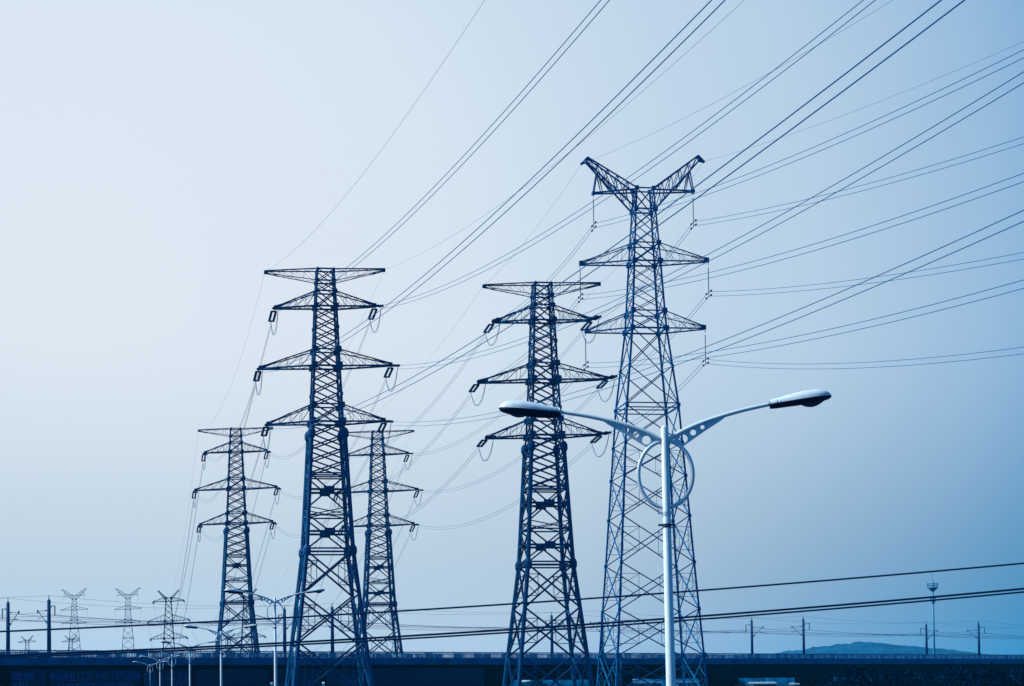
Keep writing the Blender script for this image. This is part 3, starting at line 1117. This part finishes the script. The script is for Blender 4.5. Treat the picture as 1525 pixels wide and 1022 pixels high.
# ------------------------------------------------------------------ three black cables strung across near the viewpoint
def near_cable(pts, Y, label, r=.022):
    P = [at(x, y, Y) for x, y in pts]
    xs_ = [p.x for p in P]; zs = [p.z for p in P]
    # least squares parabola z(x)
    import numpy as np
    c = np.polyfit(xs_, zs, 2)
    x0, x1 = -24.0, 26.0
    q = [Vector((x0 + (x1 - x0) * i / 40, Y, 0)) for i in range(41)]
    for v in q:
        v.z = float(np.polyval(c, v.x))
    base = q[0].copy()
    b = bmesh.new()
    tube(b, [v - base for v in q], r, 8)
    tag(obj('cable', b, M['cable'], None, base), label, 'cable', 'black cables strung low across the view')
near_cable([(1525, 839), (1050, 879), (760, 899), (592, 911), (0, 940.7)], 46, 'highest of three black cables slanting low across the whole view', .021)
near_cable([(1525, 877), (1280, 898.8), (1050, 916.8), (760, 938), (592, 948.5), (300, 963.5), (0, 976.5)], 46, 'middle black cable, upper one of the close pair', .024)
near_cable([(1525, 882), (1280, 903), (1050, 921.8), (760, 942), (592, 952.5), (300, 967), (0, 979)], 46.3, 'lowest black cable, lower one of the close pair', .021)

# ------------------------------------------------------------------ telecom mast
q = at(1389, 868, 600)
zt = q.z
tm = thing('telecom_mast', 'pale slim telecom mast with round platform, above right end of the hill', 'telecom mast', (q.x, 600, 0))
b = bmesh.new()
tube(b, [(0, 0, 0), (0, 0, zt * .5), (0, 0, zt)], [.45, .32, .24], 12)
smooth(obj('pole', b, M['pmast'], tm))
for z, rr, hh in ((zt - 1.6, 1.5, 1.2), (at(1391, 894, 600).z, .75, .9)):
    b = bmesh.new()
    tube(b, [(0, 0, z - 1.0), (0, 0, z), (0, 0, z + .15)], [.4, rr, rr], 16)
    for zz in (z + .15 + hh * .5, z + .15 + hh):
        tube(b, [Vector((rr * math.cos(a * math.pi / 8), rr * math.sin(a * math.pi / 8), zz)) for a in range(16)], .06, 5, closed=True)
    for a in range(10):
        x, y = rr * math.cos(a * math.pi / 5), rr * math.sin(a * math.pi / 5)
        beam(b, (x, y, z + .1), (x, y, z + hh + .15), .09)
    obj('platform', b, M['pmast'], tm)
for a in range(3):
    b = bmesh.new()
    x, y = 1.6 * math.cos(a * 2.1 + .5), 1.6 * math.sin(a * 2.1 + .5)
    box(b, (x, y, zt - .75), (.3, .3, 1.5), a * 2.1 + .5)
    obj('antenna', b, M['pmast'], tm)
b = bmesh.new()
tube(b, [(0, 0, zt), (0, 0, zt + 3.6)], [.07, .03], 6)
obj('lightning_rod', b, M['pmast'], tm)

# ------------------------------------------------------------------ hill on the horizon
HY = 2600.0
prof = [(1060, 983), (1110, 978), (1160, 973), (1175, 970.5), (1200, 969), (1222, 965), (1240, 962.5), (1262, 959.8), (1290, 957), (1310, 959),
        (1335, 962), (1360, 963.8), (1385, 967), (1410, 968.5), (1430, 971.5), (1455, 974.5), (1490, 979), (1540, 986)]
def ridge(x):
    for (a, ya), (c, yc) in zip(prof, prof[1:]):
        if a <= x <= c:
            return ya + (yc - ya) * (x - a) / (c - a)
    return 990
bm = bmesh.new()
from mathutils import noise as mnoise
NX, NY = 240, 26
hv = []
for j in range(NY + 1):
    v = j / NY
    row = []
    for i in range(NX + 1):
        px = 1060 + 480 * i / NX
        q = at(px, ridge(px), HY)
        env = math.sin(math.pi * v)
        tree = 2.6 * (mnoise.noise(Vector((q.x * .055, v * 14, 0))) + .6 * mnoise.noise(Vector((q.x * .16, v * 30, 3))) + .25)
        z = -3 + (q.z + 3) * env ** .8 + tree * env
        row.append(bm.verts.new((q.x * (1 + .0), HY + (v - .5) * 500, z)))
    hv.append(row)
for j in range(NY):
    for i in range(NX):
        bm.faces.new((hv[j][i], hv[j][i + 1], hv[j + 1][i + 1], hv[j + 1][i]))
struct(smooth(obj('hill', bm, M['hill'])))

# a far wood that reads as one mass along the horizon, under the hill and beyond the viaduct
bm = bmesh.new()
wv = []
for j in range(7):
    row = []
    for i in range(421):
        x = -520 + 2.6 * i
        y = 1500 + j * 14
        h = 10.5 + 2.2 * mnoise.noise(Vector((x * .03, j * .4, 1))) + 2.4 * mnoise.noise(Vector((x * .16, j * 1.3, 5))) + 1.3 * mnoise.noise(Vector((x * .45, j * 2.1, 9)))
        row.append(bm.verts.new((x + rnd.uniform(-.8, .8), y, -.5 if j in (0, 6) else h)))
    wv.append(row)
for j in range(6):
    for i in range(420):
        bm.faces.new((wv[j][i], wv[j][i + 1], wv[j + 1][i + 1], wv[j + 1][i]))
struct(obj('far_wood', bm, M['wood']), 'stuff')

# ------------------------------------------------------------------ trees and low buildings around the viaduct
def crown_mesh(seed, R, H, n=230, leaf=.24):
    rr = random.Random(seed)
    b = bmesh.new()
    for i in range(n):
        # clumps spread through an uneven ellipsoid
        while True:
            v = Vector((rr.uniform(-1, 1), rr.uniform(-1, 1), rr.uniform(-1, 1)))
            if .25 < v.length < 1: break
        c = Vector((v.x * R, v.y * R, H + v.z * H * .62))
        c += Vector((mnoise.noise(c * .7 + Vector((seed, 0, 0))), mnoise.noise(c * .7 + Vector((0, seed, 0))), mnoise.noise(c * .6))) * R * .35
        for k in range(26):
            p = c + Vector((rr.gauss(0, .36), rr.gauss(0, .36), rr.gauss(0, .26)))
            ax = Vector((rr.uniform(-1, 1), rr.uniform(-1, 1), rr.uniform(-.4, 1))).normalized()
            u = ax.cross(Vector((rr.uniform(-1, 1), rr.uniform(-1, 1), rr.uniform(-1, 1)))).normalized()
            w = ax.cross(u)
            s = leaf * rr.uniform(.6, 1.2)
            q = [b.verts.new(p + u * (x * s) + w * (y * s * .55)) for x, y in ((-.5, 0), (0, -.5), (.5, 0), (0, .5))]
            b.faces.new(q)
    return finish(b, 'crown', M['leaf'])
def trunk_mesh(seed, H):
    rr = random.Random(seed)
    b = bmesh.new()
    top = Vector((rr.uniform(-.2, .2), rr.uniform(-.2, .2), H * 1.25))
    tube(b, [(0, 0, -.3), lerp((0, 0, 0), top, .5) + Vector((.1, 0, 0)), top], [.2, .13, .05], 8)
    for k in range(5):
        a = rr.uniform(0, 6.28)
        st = lerp((0, 0, 0), top, rr.uniform(.35, .75))
        tube(b, [st, st + Vector((math.cos(a) * 1.3, math.sin(a) * 1.3, rr.uniform(.7, 1.4)))], [.07, .025], 6)
    return finish(b, 'trunk', M['bark'])
kinds = [(crown_mesh(k + 3, 2.3, 4.0), trunk_mesh(k, 4.0)) for k in range(3)]
def tree(px, Y, h, label, k):
    x = at(px, 1000, Y).x
    r = thing('tree', label, 'tree', (x, Y, ground_z(x, Y)), rnd.uniform(0, 6.2), 'dark trees along the viaduct')
    s = h / 6.6
    r.scale = (s * 1.15, s * 1.15, s)
    obj('trunk', kinds[k % 3][1], None, r)
    obj('crown', kinds[k % 3][0], None, r)
spots = [(1268, 205, 7.2), (1300, 190, 7.7), (1335, 200, 7.5), (1372, 215, 6.9), (1405, 195, 7.4), (1440, 200, 7.6), (1478, 188, 7.1), (1515, 205, 7.3), (1550, 195, 7.4), (1238, 225, 6.5)]
tl = ['dark bushy tree at the bottom right, under the hill peak', 'tallest dark tree left of the telecom mast, bottom right', 'dark tree just left below the telecom mast',
      'low dark tree right below the telecom mast', 'dark tree below the gap between the two right masts', 'dark tree below the rightmost railway mast',
      'dark tree right of the rightmost railway mast', 'dark tree in the bottom right corner', 'dark tree cut by the right edge', 'smallest dark tree, leftmost of the bottom right trees']
for k, ((px, Y, h), lab) in enumerate(zip(spots, tl)):
    tree(px, Y, h, lab, k)
sp2 = [(800, 470, 7.9), (1090, 520, 8.2)]
tl2 = ['far tree glimpsed under the viaduct inside the pylon behind the lamp head', 'far tree glimpsed under the viaduct right of the tallest pylon']
for k, ((px, Y, h), lab) in enumerate(zip(sp2, tl2)):
    tree(px, Y, h, lab, k + 1)

def shed(px0, px1, Y, top, label, rm):
    p0, p1 = at(px0, top, Y), at(px1, top, Y)
    w, h, d = p1.x - p0.x, p0.z, 14.0
    r = thing('shed', label, 'building', ((p0.x + p1.x) / 2, Y + d / 2, 0))
    b = bmesh.new()
    box(b, (0, 0, h * .45), (w, d, h * .9))
    obj('wall', b, M['wall'], r)
    b = bmesh.new()
    e, z0, z1 = .5, h * .905, h
    v = [b.verts.new(p) for p in ((-w / 2 - e, -d / 2 - e, z0), (w / 2 + e, -d / 2 - e, z0), (w / 2 + e, 0, z1), (-w / 2 - e, 0, z1), (-w / 2 - e, d / 2 + e, z0), (w / 2 + e, d / 2 + e, z0))]
    b.faces.new((v[0], v[1], v[2], v[3])); b.faces.new((v[3], v[2], v[5], v[4])); b.faces.new((v[0], v[3], v[4])); b.faces.new((v[1], v[5], v[2]))
    obj('roof', b, rm, r)
    n = max(2, int(w / 6))
    for i in range(n):
        x = -w / 2 + (i + .5) * w / n
        b = bmesh.new()
        box(b, (x, -d / 2 - .03, h * .45), (w / n * .5, .1, h * .25))
        obj('window', b, M['dark'], r)
shed(1122, 1155, 640, 1015.5, 'low shed with white roof under the viaduct right of the tallest pylon', M['roof'])
shed(1184, 1212, 680, 1016.5, 'small pale-roofed shed under the viaduct left of the dark trees', M['roof'])
shed(905, 985, 620, 1015.0, 'long grey shed under the viaduct behind the nearest lamp post', M['wall'])
shed(1010, 1085, 600, 1013.5, 'grey-walled shed under the viaduct right of the nearest lamp post', M['wall'])

# ------------------------------------------------------------------ haze
hm = bpy.data.materials.new('haze_air')
hm.use_nodes = True
t_ = hm.node_tree
for n in list(t_.nodes):
    t_.nodes.remove(n)
ho = t_.nodes.new('ShaderNodeOutputMaterial')
hvn = t_.nodes.new('ShaderNodeVolumePrincipled')
hvn.inputs['Color'].default_value = (0.03, 0.52, 0.95, 1)
hvn.inputs['Density'].default_value = 0.00010
t_.links.new(hvn.outputs[0], ho.inputs['Volume'])
b = bmesh.new()
box(b, (0, 2300, 33.5), (9000, 5400, 75))
hz = struct(obj('haze', b, hm), 'stuff')
hm.cycles.homogeneous_volume = True
